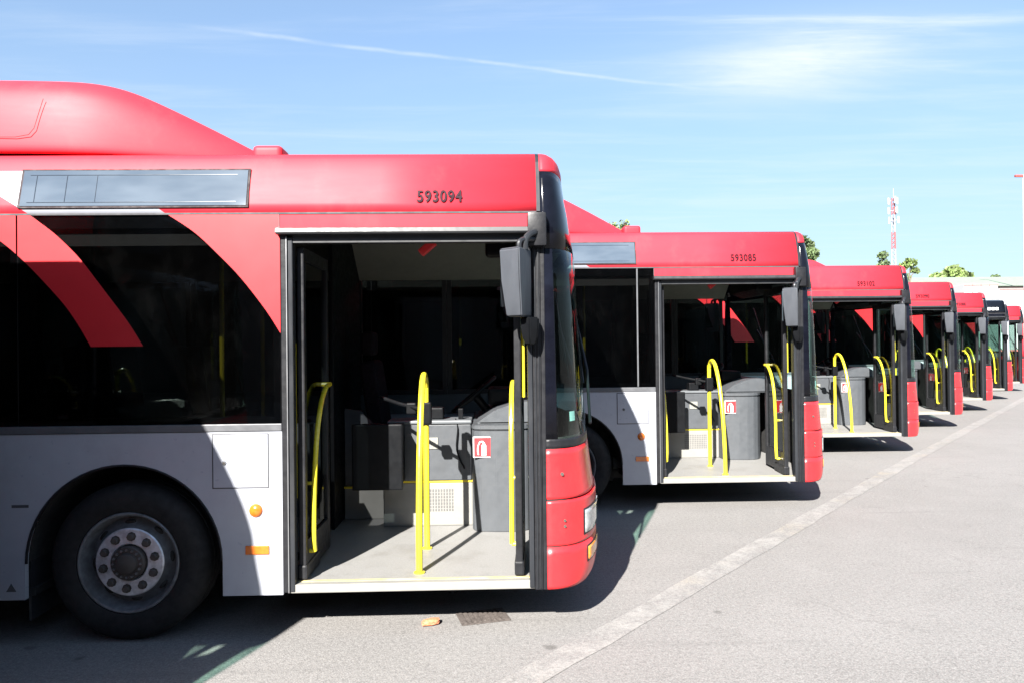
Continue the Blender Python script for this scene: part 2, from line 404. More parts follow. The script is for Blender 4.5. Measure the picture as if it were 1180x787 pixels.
def text_mesh(body, size, xscale=1.0, spacing=1.0, depth=.0015):
    cu = bpy.data.curves.new('t', 'FONT'); cu.body = body; cu.size = size; cu.extrude = depth; cu.space_character = spacing
    cu.align_x = 'CENTER'; cu.align_y = 'CENTER'; cu.offset = size*.012
    o = bpy.data.objects.new('t', cu); COL.objects.link(o)
    dg = bpy.context.evaluated_depsgraph_get(); me = bpy.data.meshes.new_from_object(o.evaluated_get(dg))
    bpy.data.objects.remove(o); bpy.data.curves.remove(cu)
    for v in me.vertices: v.co.x *= xscale
    bm = bmesh.new()
    for dx, dz in ((-.016*size, .0), (0, .0005), (.016*size, .0010)):       # bold strokes
        t2 = me.copy()
        for v in t2.vertices: v.co.x += dx; v.co.z += dz
        bm.from_mesh(t2); bpy.data.meshes.remove(t2)
    bm.to_mesh(me); bm.free()
    return me

# ------------------------------------------------------------------ ground
g = B(); g.grid([[(-900+1800*i/2, -900+1800*j/2, 0) for i in range(3)] for j in range(3)])
tag(g.build('ground', M['asphalt']), kind='structure')
# worn painted line running past the bus fronts
A0 = Vector((-1.55, 1.92, .004)); A1 = Vector((.13, 3.74, .004)); A2 = Vector((5.91, 10.13, .004)); A3 = Vector((16.0, 21.05, .004)); A4 = Vector((29.5, 35.8, .004))
pts = [A0, A1, A2, A3, A4]
rows = [[], []]
for a, b in zip(pts, pts[1:]):
    n = 24
    for k in range(n):
        p = a.lerp(b, k/n); dd = (b-a).normalized(); nn = Vector((-dd.y, dd.x, 0))
        hw = .095 + random.uniform(-.012, .012)
        rows[0].append(p+nn*hw); rows[1].append(p-nn*(.095+random.uniform(-.012, .012)))
lb = B(); lb.grid(rows); tag(lb.build('road_marking', M['line']), kind='structure')
# drain grate
dr = B()
dr.box(-.16, .16, -.11, .11, .0, .005)
for k in range(9): dr.box(-.14+k*.032, -.124+k*.032, -.09, .09, .005, .010)
o = dr.build('drain_grate', M['iron']); o.location = (-.08, 4.67, .003); o.rotation_euler = (0, 0, R(14))
tag(o, 'rusty iron drain grate in the asphalt just below the front door of the nearest bus', 'drain grate')
# broken brick
bk = bmesh.new(); bmesh.ops.create_icosphere(bk, subdivisions=2, radius=1)
for v in bk.verts:
    q = v.co.copy(); mx = max(abs(q.x), abs(q.y), abs(q.z)); q = q.lerp(q/mx, .75)
    n = random.uniform(.85, 1.1); v.co = Vector((q.x*.055*n, q.y*.035*n, q.z*.018*n+.018))
b_ = B(); b_.add(bk); o = b_.build('brick_fragment', M['brick']); o.location = (-.41, 4.56, .002); o.rotation_euler = (0, 0, R(12))
tag(o, 'small broken piece of orange brick lying on the asphalt before the open bus door', 'brick')

# ================================================================== THE BUS
# local frame: x = 0 foremost point of the bumper (bus faces +x), y = 0 door side, y = 2.5 offside, z = 0 ground
LEN = 12.0; WID = 2.5; XS = -.52      # flat sides end at XS
def interp(tab, z):
    if z <= tab[0][0]: return tab[0][1]
    for (a, va), (b, vb) in zip(tab, tab[1:]):
        if z <= b: return va+(vb-va)*(z-a)/(b-a)
    return tab[-1][1]
INSET = [(2.59, 0), (2.65, .009), (2.72, .022), (2.80, .042), (2.86, .060), (2.91, .076), (2.95, .096), (2.972, .125), (2.988, .18), (3.0, .40), (3.005, 1.0)]
TIP = [(.24, -.08), (.285, -.035), (.31, -.015), (.36, 0), (.55, 0), (.82, 0), (.835, -.02), (1.14, -.060), (1.40, -.082), (1.8, -.102), (2.3, -.138), (2.7, -.205), (2.85, -.265), (2.90, -.28), (2.95, -.31), (2.98, -.36), (2.99, -.42), (3.0, -.46)]
NE = 2.8
def inset(z): return interp(INSET, z)
def tipx(z): return interp(TIP, z)-.085*min(1, max(0, (3.03-z)/.3))
def front_x(y, z, off=0):
    i = inset(z); hw = WID/2-i; v = min(1.0, abs(y-WID/2)/hw); D = max(.01, tipx(z)-XS)
    return XS + (D+off)*(1-v**NE)**(1/NE)
def front_band(zs, y0=None, y1=None, off=0, n=26):
    rows = []
    for z in zs:
        i = inset(z); hw = WID/2-i; r = []
        a0 = 0.0; a1 = math.pi
        for k in range(2*n+1):
            a = a0+(a1-a0)*k/(2*n)
            c = math.cos(a); v = math.copysign(abs(c)**(2/NE), c)
            y = WID/2-hw*v
            if y0 is not None: y = min(max(y, y0), y1)
            r.append((front_x(y, z, off), y, z))
        rows.append(r)
    return rows
def front_patch(y0, y1, z0, z1, off, ny=8, nz=5, rnd=True):
    rows = []
    for j in range(nz+1):
        z = z0+(z1-z0)*j/nz; rows.append([(front_x(y0+(y1-y0)*i/ny, z, off)+off*.3, y0+(y1-y0)*i/ny, z) for i in range(ny+1)])
    return rows
def mirr(y): return WID-y

ARCH_Z, ARCH_R = .50, .585
WX = [-3.04, -8.85]
DOOR0, DOOR1 = -2.02, -.605
def side_outline(x0, x1, z0, z1, arches):
    p = [(x0, z0)]
    for xc in sorted(arches):
        h = math.sqrt(max(0, ARCH_R**2-(ARCH_Z-z0)**2)); 
        p.append((xc-ARCH_R, z0))
        for k in range(0, 25):
            a = math.pi-math.pi*k/24; p.append((xc+ARCH_R*math.cos(a), ARCH_Z+ARCH_R*math.sin(a)*.99))
        p.append((xc+ARCH_R, z0))
    p += [(x1, z0), (x1, z1), (x0, z1)]
    return p
def arc_pts(P, n=5):
    q = []
    for i in range(len(P)-1):
        p0 = Vector(P[max(i-1, 0)]); p1 = Vector(P[i]); p2 = Vector(P[i+1]); p3 = Vector(P[min(i+2, len(P)-1)])
        for k in range(n):
            t = k/n; v = .5*((2*p1)+(p2-p0)*t+(2*p0-5*p1+4*p2-p3)*t*t+(3*p1-p0-3*p2+p3)*t**3); q.append(tuple(v))
    q.append(P[-1]); return q
arcA = arc_pts([(-2.763, 2.578), (-2.609, 2.473), (-2.47, 2.341), (-2.332, 2.194), (-2.188, 2.004), (-2.098, 1.860)])
arcB = arc_pts([(-3.578, 2.578), (-3.442, 2.473), (-3.336, 2.370), (-3.262, 2.284), (-3.127, 2.101), (-3.005, 1.933), (-2.919, 1.791)])
arcC = arc_pts([(-3.96, 2.578), (-3.739, 2.413), (-3.632, 2.318), (-3.531, 2.213), (-3.389, 2.051), (-3.303, 1.925), (-3.227, 1.791)])

def make_bus():
    root = empty('city_bus', (0, 0, 0))
    # ---- lower side panels
    x_r = -LEN+.1
    s = B(); s.prism(side_outline(x_r, -2.095, .285, 1.27, WX), 'y', 0, .035)
    sp = s.build('side_panel', M['white'], root)
    s = B(); s.prism(side_outline(x_r, -.535, .285, 1.27, WX), 'y', WID-.035, WID)
    s.build('side_panel', M['white'], root)
    # fuel flap: thin joint line and lid standing proud
    b = B(); b.box(-2.513, -2.174, -.0015, .01, .930, 1.260, 0)
    b.build('flap_joint', M['seam_grey'], sp)
    b = B(); b.box(-2.507, -2.180, -.004, .008, .936, 1.254, .0035); b.build('fuel_flap', M['white'], sp)
    b = B(); b.lathe([(0, 0), (.012, 0), (.014, .002), (.014, .01)], (-2.44, -.009, 1.085), 'y', 14); b.lathe([(0, 0), (.007, 0), (.007, .004)], (-2.44, -.0115, 1.085), 'y', 10, mi=1)
    b.build('flap_lock', [M['rim_dark'], M['nut']], sp, True)
    b = B(); b.lathe([(0, -.022), (.015, -.021), (.032, -.014), (.040, -.004), (.042, .004)], (-2.255, 0, .795), 'y', 24); b.build('side_indicator', M['orange'], sp, True)
    b = B(); b.box(-2.318, -2.176, -.008, .004, .532, .584, .004); b.build('side_reflector', M['orange'], sp)
    for xx in (-3.80, -5.4, -6.9, -10.0):
        b = B(); b.box(xx-.004, xx+.004, -.0012, .004, .30, 1.26); b.build('panel_seam', M['seam_grey'], sp)
    b = B(); b.prism([(-3.735, .335), (-3.675, .335), (-3.705, .385)], 'y', -.0015, .004); b.build('jacking_mark', M['seam_grey'], sp)
    b = B(); b.box(-3.70, -3.60, -.0012, .004, .835, .852); b.build('small_label', M['seam_grey'], sp)
    # belt rail
    b = B(); b.box(x_r, -2.095, -.006, .03, 1.273, 1.318, .005); b.build('belt_rail', M['belt'], root)
    b = B(); b.box(x_r, -.535, WID-.03, WID+.006, 1.273, 1.318, .005); b.build('belt_rail', M['dark_frame'], root)
    # ---- side windows
    xs = [-2.10, -3.66, -5.1, -6.55, -8.0, -9.45, -10.9, x_r]
    for sgn in (0, 1):
        ls = xs if sgn == 0 else [-.56, -1.25, -2.10]+xs[1:]
        for i, (a, c) in enumerate(zip(ls, ls[1:])):
            y0, y1 = (.001, .007) if sgn == 0 else (WID-.007, WID-.001)
            b = B(); b.box(c+.004, a-.004, y0, y1, 1.320, 2.580)
            wn = b.build('window', M['doorglass'] if (sgn == 1 and i < 2) else M['window'], root)
            fr = B(); yy = (.010, .045) if sgn == 0 else (WID-.045, WID-.010)
            t_ = .045
            for (p0, p1, q0, q1) in ((c+.002, c+t_, 1.32, 2.58), (a-t_, a-.002, 1.32, 2.58), (c+t_, a-t_, 1.32, 1.36), (c+t_, a-t_, 2.50, 2.58)):
                fr.box(p0, p1, yy[0], yy[1], q0, q1)
            fr.build('window_frame', M['black_trim'], wn)
            if sgn == 0 and i == 0:
                # red vinyl film pieces
                zt = arcA[0][1]
                b = B(); b.prism([p for p in arcA]+[(-2.098, zt)], 'y', -.0022, .0004); b.build('window_film', M['film'], wn)
                cut = -3.655
                pb = list(arcB); pc = [p for p in arcC if p[0] > cut]
                # clip the stripe at the pane edge
                zc = interp([(p[0], p[1]) for p in arcC], cut)
                poly = pb + pc[::-1] + [(cut, zc), (cut, zt)]
                b = B(); b.prism(poly, 'y', -.0022, .0004); b.build('window_film', M['film'], wn)
            if sgn == 0 and i == 1:
                cut = -3.665; zt = arcA[0][1]
                zc = interp([(p[0], p[1]) for p in arcC], cut)
                pc = [p for p in arcC if p[0] < cut]
                b = B(); b.prism([(cut, zt)]+pc+[(cut, zc)], 'y', -.0022, .0004); b.build('window_film', M['film'], wn)
    # ---- cantrail band (door side) with the white flash, offside band, roof
    ZB = [2.592, 2.65, 2.72, 2.80, 2.86]
    def xA(z): return -2.775-(z-2.584)*1.45
    def xB(z): return -3.585-(z-2.584)*1.6
    for sgn in (0, 1):
        rows = []
        for z in [2.590]+ZB[1:]+[2.91, 2.935, 2.95, 2.968, 2.985]:
            y = inset(z) if sgn == 0 else WID-inset(z)
            rows.append([(-.541, y, z), (-1.5, y, z), (xA(min(z, 2.86)), y, z), (xB(min(z, 2.86)), y, z), (-6, y, z), (x_r, y, z)])
        b = B(); b.grid(rows, mif=lambda i, j: 1 if (j == 2 and i < 4) else 0)
        ct = b.build('cantrail', [M['red'], M['white']], root, True, solid=.012)
        if sgn == 0: cant = ct
    rows = []
    for z in (2.985, 3.0, 3.005): rows.append([(-.541, inset(z), z), (x_r, inset(z), z)])
    rows.append([(-.541, 1.25, 3.008), (x_r, 1.25, 3.008)])
    for z in (3.005, 3.0, 2.985): rows.append([(-.541, WID-inset(z), z), (x_r, WID-inset(z), z)])
    b = B(); b.grid(rows); b.build('roof', M['red'], root, True, solid=.015)
    # gutter joint line under the band
    b = B(); b.box(x_r, -.541, -.004, .02, 2.578, 2.590, .002)
    b.box(-2.104, -2.098, -.003, .01, 2.50, 2.578); b.build('drip_joint', M['seam_grey'], cant)
    b = B(); b.box(x_r, -.541, WID-.02, WID+.004, 2.578, 2.590, .002); b.build('drip_joint', M['seam_grey'], root)
    # header over the door
    b = B(); b.box(-2.098, -.541, 0.0, .03, 2.497, 2.577); b.build('door_header', M['red'], root)
    # side display
    DI = lambda z: inset(2.622)+(inset(2.868)-inset(2.622))*(z-2.622)/.246
    def strip(x0, x1, z0, z1, off, n=6, slant=0):
        return [[(x0+slant*(z0+(z1-z0)*k/n-z0), DI(z0+(z1-z0)*k/n)-off, z0+(z1-z0)*k/n), (x1+slant*.3*(z1-z0)*k/n, DI(z0+(z1-z0)*k/n)-off, z0+(z1-z0)*k/n)] for k in range(n+1)]
    b = B(); b.grid(strip(-3.655, -2.285, 2.622, 2.868, .012, 1)); ds = b.build('side_display', M['seam'], cant, solid=.008)
    b = B(); b.grid(strip(-3.64, -2.298, 2.634, 2.858, .016, 1)); b.build('display_glass', M['display'], ds, solid=.002) if False else b.build('display_glass', M['display'], cant, solid=.002)
    b = B()
    for (p, q, r_, s_) in ((-3.60, -2.36, 2.828, 2.831), (-3.60, -2.36, 2.655, 2.658), (-3.56, -3.557, 2.658, 2.828), (-3.38, -3.377, 2.658, 2.828), (-3.20, -3.198, 2.658, 2.828)):
        b.grid(strip(p, q, r_, s_, .0185, 1))
    b.build('display_border', M['display_inner'], cant, solid=.0006)
    # roof pod (gas tank cover)
    PX = [(-2.20, .03, .47, .80), (-2.24, .05, .45, .78), (-2.50, .185, .35, .66), (-2.75, .305, .265, .56), (-2.98, .415, .20, .48), (-3.12, .475, .165, .44), (-3.25, .512, .135, .42), (-3.40, .53, .11, .41), (-3.6, .53, .09, .40), (-4.0, .535, .08, .40), (-6.5, .535, .08, .40), (-9.0, .535, .08, .40)]
    rows = []
    for x, h, iy, ty in PX:
        zb = 2.968
        sec = [(iy+.03, 0.0), (iy+.005, h*.02), (iy+.002, h*.10), (iy+.018, h*.45), (iy+.045, h*.72), (iy+.085, h*.87), (iy+.16, h*.965), (iy+.28, h*1.0), (1.25, h*1.03)]
        sec = sec + [(WID-y, z) for y, z in sec[-2::-1]]
        rows.append([(x, y, zb+z*.985+(.014 if x < -2.7 else .014*max(0, (-x-2.2)/.5))) for y, z in sec])
    b = B(); b.grid(rows); pod = b.build('roof_pod', M['red'], root, True, auto=False, solid=.012)
    pod.modifiers.new('s', 'SUBSURF').levels = 1; pod.modifiers['s'].render_levels = 2
    # move subsurf first
    while pod.modifiers[0].name != 's': pod.modifiers.move(len(pod.modifiers)-1, 0)
    b = B(); b.prism([(-9.0, .02), (-9.0, 2.3), (-2.9, 2.2), (-2.6, 1.9), (-2.6, .6), (-2.9, .3), (-3.6, .16), (-9, .14)][1:], 'z', 2.93, 3.012) ; b.build('pod_plinth', M['chassis'], root)
    # access hatch line on the pod side
    b = B(); yy = lambda z: .088-.004+((z-2.964)/.438)*0 
    def podside(z):
        t = (z-2.97)/.535; return interp([(0, .085), (.10, .083), (.45, .099), (.72, .126), (.87, .166), (1, .3)], t)-.004
    hz = [(-6.2, 3.075), (-3.72, 3.075), (-3.64, 3.09), (-3.61, 3.13), (-3.57, 3.32)]
    b.tube([(x, podside(z)-.001, z) for x, z in hz], .002, 6); b.build('pod_hatch_joint', M['seam'], pod)
    # small hump light on the roof
    b = B(); b.box(-2.36, -2.17, .30, .50, 2.97, 3.085, .035, seg=4); b.build('roof_marker', M['red'], root, True)
    # ---- rear wall
    b = B(); b.box(-LEN, x_r, .03, WID-.03, .35, 2.95, .04); b.build('rear_wall', M['red'], root)
    b = B(); b.box(-LEN-.006, -LEN+.02, .3, WID-.3, 1.5, 2.3, .01); b.build('rear_window', M['front_black'], root)
    # ---- front mask
    b = B(); b.grid(front_band([.285, .305, .33, .37, .42, .48, .54])); bl = b.build('bumper_lower', M['red_bumper'], root, True, solid=.02)
    b = B(); b.grid(front_band([.547, .56, .65, .74, .80, .822])); bu = b.build('bumper_upper', M['red_bumper'], root, True, solid=.02)
    b = B(); b.grid(front_band([.285, .6, .9, 1.21], off=-.03)); b.build('front_backing', M['chassis'], root, True)
    b = B(); b.grid(front_band([.832, .85, .98, 1.10, 1.138])); b.build('front_panel', M['red_bumper'], root, True, solid=.02)
    b = B(); b.grid(front_band([1.143, 1.16, 1.185, 1.198])); b.build('screen_seal', M['black_trim'], root, True, solid=.02)
    b = B(); b.grid(front_band([1.20, 1.45, 1.7, 1.95, 2.2, 2.36], .009, WID-.009)); ws = b.build('windscreen', M['screen'], root, True, solid=.006)
    b = B(); b.grid(front_band([2.362, 2.5, 2.62, 2.72, 2.80, 2.848])); b.build('destination_window', M['front_black'], root, True, solid=.01)
    b = B(); b.grid(front_band([2.850, 2.87, 2.90, 2.92, 2.94, 2.96, 2.98, 2.99, 3.0])); b.build('roof_cap', M['red'], root, True, solid=.01)
    b = B(); b.prism([(XS-.021, .60), (XS+.03, .62), (XS+.03, 1.88), (XS-.021, 1.9)], 'z', 2.975, 3.004); b.build('roof_cap_fill', M['red'], root)
    for sgn in (0, 1):      # curved corner pillars
        b = B(); zs = [1.20, 1.5, 1.8, 2.1, 2.36]
        rows = []
        for z in zs:
            r = []
            for k in range(11):
                t = (k/10)**1.7; y = .010*t
                r.append((front_x(y, z, .002), y if sgn == 0 else WID-y, z))
            rows.append(r)
        b.grid(rows); b.build('corner_pillar', M['front_black'], root, True, solid=.05)
    # seam strip body/front mask
    b = B(); b.grid([[(-.541, inset(z)-.001, z), (-.519, inset(z)-.001, z)] for z in (2.59, 2.65, 2.72, 2.8, 2.86, 2.91, 2.95, 2.968, 2.985)]); b.build('mask_seam', M['dark_frame'], root, solid=.01)
    # head lamps, indicators, number-plate, lip, tow-eye cover dots
    for sgn in (0, 1):
        f = (lambda y: y) if sgn == 0 else mirr
        for (nm, par, ya, yb, za, zb, mk) in (('headlight', bu, .13, .62, .595, .735, 'headlight'), ('fog_light', bl, .17, .50, .415, .495, 'foglight')):
            rr = front_patch(ya, yb, za, zb, .008); rr = [[(x, f(y), z) for x, y, z in r] for r in rr]
            b = B(); b.grid(rr); hl = b.build(nm, M[mk], par, True, solid=.02)
            rr = front_patch(ya-.012, yb+.012, za-.012, zb+.012, .003); rr = [[(x, f(y), z) for x, y, z in r] for r in rr]
            b = B(); b.grid(rr); b.build('lamp_surround', M['black_trim'], par, True, solid=.015)
    b = B()
    for xx, zz_ in ((-.385, .70), (-.385, .665)): b.lathe([(0, 0), (.009, 0), (.009, .01)], (xx, .008, zz_), 'y', 10)
    b.build('bumper_plug', M['nut'], bu)
    b = B(); b.lathe([(0, 0), (.011, 0), (.011, .01)], (-.40, .004, .985), 'y', 10); b.build('panel_plug', M['nut'], root)
    # wipers
    for (ya, yb, za, zb) in ((.5, 1.15, 1.24, 1.95), (1.45, 2.1, 1.24, 1.95)):
        b = B(); b.tube([(front_x(ya, za)+.03, ya, za), (front_x((ya+yb)/2, (za+zb)/2)+.05, (ya+yb)/2, (za+zb)/2), (front_x(yb, zb)+.03, yb, zb)], .011, 8)
        b.tube([(front_x(yb-.35, zb-.45)+.015, yb-.35, zb-.45), (front_x(yb+.02, zb+.3)+.015, yb+.02, zb+.3)], .008, 6)
        b.build('wiper', M['black_trim'], ws)
    b = B(); b.grid(front_patch(.075, .135, 1.30, 1.36, -.012, 3, 2)); b.build('screen_sticker', M['sticker'], ws)
    # ---- door surround
    b = B()
    b.box(-2.093, -2.058, -.012, .06, .30, 2.47, .006); b.box(-2.056, -2.022, -.004, .06, .30, 2.44, .006, mi=1); b.box(-2.060, -2.054, -.016, .02, .30, 2.44, 0, mi=2)
    b.build('door_post', [M['black_trim'], M['dark_frame'], M['silver']], root)
    b = B()
    b.box(-.605, -.575, -.010, .07, .30, 2.44, .006, mi=1); b.box(-.572, -.522, -.004, .06, .285, 2.495, .006)
    b.box(-.560, -.554, -.012, .02, .30, 2.44, 0, mi=1); b.box(-.540, -.534, -.012, .02, .30, 2.44, 0, mi=1)
    b.box(-.521, -.497, -.003, .04, .285, 2.58, .004)
    b.build('door_post', [M['black_trim'], M['dark_frame']], root)
    b = B(); b.prism([(-.050, 2.452), (-.056, 2.462), (-.052, 2.486), (-.02, 2.496), (.03, 2.496), (.03, 2.452)], 'x', -2.11, -.545); b.build('door_gutter', M['grey_awning'], root)
    b = B(); b.box(-2.02, -.605, .0, .07, 2.405, 2.452); b.build('door_lintel', M['grey_awning'], root)
    b = B(); b.box(-2.056, -.572, .0, .055, .292, .343, .006, mi=0); b.box(-2.02, -.605, .056, .082, .340, .3455, 0, mi=1)
    b.build('door_sill', [M['plinth'], M['worn_edge']], root)
    # door leaves folded inward
    for (hx, sg, ang) in ((-1.998, 1, 0), (-.665, -1, -4)):
        lf = B(); pane_ = B(); hr = B()
        y0, y1 = .075, .735
        th = .022
        c = Vector((hx, y0, 0)); A = ('Z', R(ang), c)
        lf.box(hx-th, hx+th, y0, y0+.055, .37, 2.39, .008, rot=A); lf.box(hx-th, hx+th, y1-.055, y1, .37, 2.39, .008, rot=A)
        lf.box(hx-th+.002, hx+th-.002, y0+.05, y1-.05, .37, .58, 0, rot=A); lf.box(hx-th+.002, hx+th-.002, y0+.05, y1-.05, 2.31, 2.388, 0, rot=A)
        lf.box(hx-th*.5, hx+th*.5, y1, y1+.03, .37, 2.39, .006, rot=A)
        leaf = lf.build('door_leaf', M['black_trim'], root)
        pane_.box(hx-.004, hx+.004, y0+.05, y1-.05, .58, 2.31, 0, rot=A); pane_.build('door_pane', M['doorglass'], leaf)
        hx2 = hx+sg*.052
        P3 = [(.60, 1.52), (.50, 1.50), (.36, 1.40), (.25, 1.22), (.19, 1.0), (.16, .80), (.15, .62), (.17, .50)] if sg > 0 else [(.60, 1.52), (.50, 1.50), (.38, 1.40), (.30, 1.22), (.27, 1.0), (.26, .80), (.26, .62), (.24, .50)]
        rot = Matrix.Rotation(R(ang), 3, 'Z')
        def W(x, y, z): 
            q = rot @ (Vector((x, y, z))-c)+c; return q
        hr.tube([W(hx2, .62, 1.52)]+[W(hx2, y, z) for y, z in P3[1:]], .016, 10, sub=5)
        yh = .185 if sg > 0 else .265
        hr.tube([W(hx, yh, .92), W(hx2, yh, .92)], .011, 8); hr.tube([W(hx, .61, 1.52), W(hx2, .61, 1.52)], .014, 8); hr.tube([W(hx, P3[-1][0], .50), W(hx2, P3[-1][0], .50)], .014, 8)
        hr.build('door_handrail', M['yellow'], leaf, True)
        b = B(); b.box(hx-.03, hx+.03, y0-.01, y0+.33, .35, .44, .012, rot=A); b.build('door_foot', M['black_trim'], leaf)
    for q0, q1 in (((-2.040, .075, .85), (-2.040, .075, 1.80)), ((-.63, .12, 1.45), (-.63, .12, 1.95))):
        b = B(); b.tube([q0, q1], .014, 10); b.build('grab_rail', M['yellow'], root, True)
    # ---- mirrors
    for sgn in (0, 1):
        f = (lambda y: y) if sgn == 0 else mirr
        def loft(plan, tb, nm, mk, par=None):
            """plan list (x,y); tb list (z, scale, dx, dy)"""
            cxx = sum(p[0] for p in plan)/len(plan); cyy = sum(p[1] for p in plan)/len(plan)
            bm = bmesh.new(); rings = []
            for z, sc, dx, dy in tb: rings.append([bm.verts.new((cxx+(x-cxx)*sc+dx, f(cyy+(y-cyy)*sc+dy), z)) for x, y in plan])
            n = len(plan)
            for a, b2 in zip(rings, rings[1:]):
                for k in range(n): bm.faces.new((a[k], a[(k+1) % n], b2[(k+1) % n], b2[k]))
            bm.faces.new(rings[0]); bm.faces.new(rings[-1][::-1]); bmesh.ops.recalc_face_normals(bm, faces=bm.faces[:])
            bmesh.ops.bevel(bm, geom=[e for e in bm.edges if e.calc_face_angle(0) > .5], offset=.008, segments=2, affect='EDGES')
            b = B(); b.add(bm); return b.build(nm, M[mk], par or root, True)
        mr = loft([(-.775, -.13), (-.660, -.235), (-.580, -.062), (-.592, -.035), (-.66, -.02)], [(2.345, .93, 0, 0), (2.335, 1, 0, 0), (2.15, .96, .004, 0), (1.955, .80, .012, 0), (1.94, .74, .012, 0)], 'wing_mirror', 'mirror_grey')
        loft([(-.66, -.12), (-.60, -.18), (-.54, -.14), (-.53, -.06), (-.60, -.03)], [(1.938, .9, 0, .02), (1.88, .9, 0, .02), (1.82, .78, 0, .02), (1.775, .5, 0, .02)], 'mirror_lower_housing', 'dark_panel', mr)
        b = B(); b.tube([(-.62, f(-.12), 2.34), (-.615, f(-.12), 2.40), (-.58, f(-.09), 2.44), (-.535, f(-.03), 2.455)], .02, 10, sub=3)
        b.tube([(-.655, f(-.15), 2.34), (-.65, f(-.15), 2.385), (-.60, f(-.1), 2.405), (-.53, f(-.02), 2.41)], .016, 8, sub=3)
        b.build('mirror_arm', M['dark_frame'], mr, True)
        ya, yb = sorted((f(-.065), f(.02)))
        b = B(); b.box(-.60, -.485, ya, yb, 2.37, 2.575, .015); b.build('mirror_bracket', M['black_trim'], mr, True)
        b = B(); b.box(-.782, -.776, *sorted((f(-.12), f(-.10))), 1.99, 2.30); b.bm.free()
        b = B(); b.prism([(-.768, f(-.115)), (-.650, f(-.040)), (-.648, f(-.043)), (-.766, f(-.118))], 'z', 2.0, 2.31); b.build('mirror_glass', M['mirror_face'], mr)
    # ---- wheels
    for xc in WX:
        for sgn in (0, 1):
            f = (lambda h: h) if sgn == 0 else (lambda h: WID-h)
            tp = [(.300, .075), (.312, .045), (.34, .034), (.39, .030), (.43, .036), (.455, .052), (.472, .075), (.480, .10), (.480, .135), (.470, .138), (.470, .146), (.480, .149), (.480, .195), (.470, .198), (.470, .206), (.480, .209), (.480, .26), (.472, .295), (.43, .325), (.34, .33), (.30, .30)]
            b = B(); b.lathe([(r, f(h)) for r, h in tp], (xc, 0, .48), 'y', 56); wh = b.build('wheel', M['tyre'], root, True)
            rp = [(.302, .080), (.307, .050), (.300, .044), (.290, .047), (.282, .070), (.272, .115), (.262, .135)]
            b = B(); b.lathe([(r, f(h)) for r, h in rp], (xc, 0, .48), 'y', 48)
            b.lathe([(r, f(h)) for r, h in [(.262, .135), (.235, .118), (.212, .083), (.207, .070)]], (xc, 0, .48), 'y', 48, mi=0)
            b.lathe([(r, f(h)) for r, h in [(.207, .070), (.200, .062), (.115, .060), (.108, .066), (.104, .09)]], (xc, 0, .48), 'y', 48, mi=1)
            b.build('rim', [M['rim_dark'], M['rim']], wh, True)
            for k in range(10 if (sgn == 0 and xc > -5) else 0):
                a = 2*math.pi*(k+.35)/10; px, pz = xc+.158*math.cos(a), .48+.158*math.sin(a)
                b = B(); b.lathe([(0, f(.034)), (.017, f(.034)), (.021, f(.038)), (.021, f(.056)), (.028, f(.057)), (.028, f(.062))], (px, 0, pz), 'y', 8)
                b.build('wheel_nut', M['nut'], wh)
            for k in range(8 if (sgn == 0 and xc > -5) else 0):
                a = 2*math.pi*(k+.1)/8; px, pz = .234*math.cos(a), .234*math.sin(a)
                bm = bmesh.new(); bmesh.ops.create_uvsphere(bm, u_segments=12, v_segments=8, radius=1)
                for v in bm.verts:
                    u = v.co.x*.016; ww = v.co.z*.034; hh = v.co.y*.012
                    rr_ = Vector((math.cos(a), math.sin(a))); tt = Vector((-math.sin(a), math.cos(a)))
                    q = rr_*u+tt*ww; v.co = Vector((xc+px+q.x, f(.117)+hh, .48+pz+q.y))
                b = B(); b.add(bm); b.build('rim_hole', M['chassis'], wh, True)
            b = B(); b.lathe([(r, f(h)) for r, h in [(.103, .075), (.103, .040), (.097, .032), (.066, .030), (.060, .016), (.050, .010), (0, .009)]], (xc, 0, .48), 'y', 32)
            for k in range(16):
                a = 2*math.pi*k/16; b.lathe([(0, f(.022)), (.007, f(.022)), (.008, f(.032))], (xc+.082*math.cos(a), 0, .48+.082*math.sin(a)), 'y', 6, mi=1)
            b.build('hub', [M['nut'], M['silver']], wh, True)
            # arch liner
            b = B(); rows = []
            for y in (.036, .70):
                rows.append([(xc+(ARCH_R-.004)*math.cos(math.pi*k/20), f(y), ARCH_Z+(ARCH_R-.004)*math.sin(math.pi*k/20)) for k in range(21)])
            b.grid(rows); b.box(xc-.6, xc+.6, *sorted((f(.70), f(.71))), .2, 1.10)
            b.build('arch_liner', M['chassis'], root, True)
            # arch rim lip
            b = B(); b.tube([(xc+(ARCH_R-.006)*math.cos(math.pi*k/28), f(.004), ARCH_Z+(ARCH_R-.006)*math.sin(math.pi*k/28)) for k in range(29)], .009, 6)
            b.build('arch_lip', M['black_trim'], root, True)
            b = B(); b.box(xc-.60, xc-.585, *sorted((f(.06), f(.40))), .14, .55); b.build('mud_flap', M['grey_awning'], root)
    # ---- underbody and floor
    b = B()
    b.box(-2.14, XS+.1, .05, 2.40, .295, .335); b.box(-2.38, -2.14, .06, 2.40, .295, .335)
    b.box(-8.2, -3.6, .06, 2.44, .29, .335); b.box(-8.2, -.6, .74, 1.76, .22, .335); b.box(-11.8, -8.2, .72, 1.78, .22, .335); b.box(-11.8, -9.5, .06, 2.44, .22, .6)
    b.bm.faces.ensure_lookup_table(); b.build('chassis', M['chassis'], root)
    b = B(); b.prism([(-2.14, .056), (XS+.05, .056), (-.30, .5), (-.25, 1.25), (-.3, 2.0), (XS, 2.44), (-2.3, 2.44), (-2.3, 1.78), (-11.85, 1.78), (-11.85, .72), (-2.14, .72)], 'z', .3355, .341); b.build('floor', M['floor'], root)
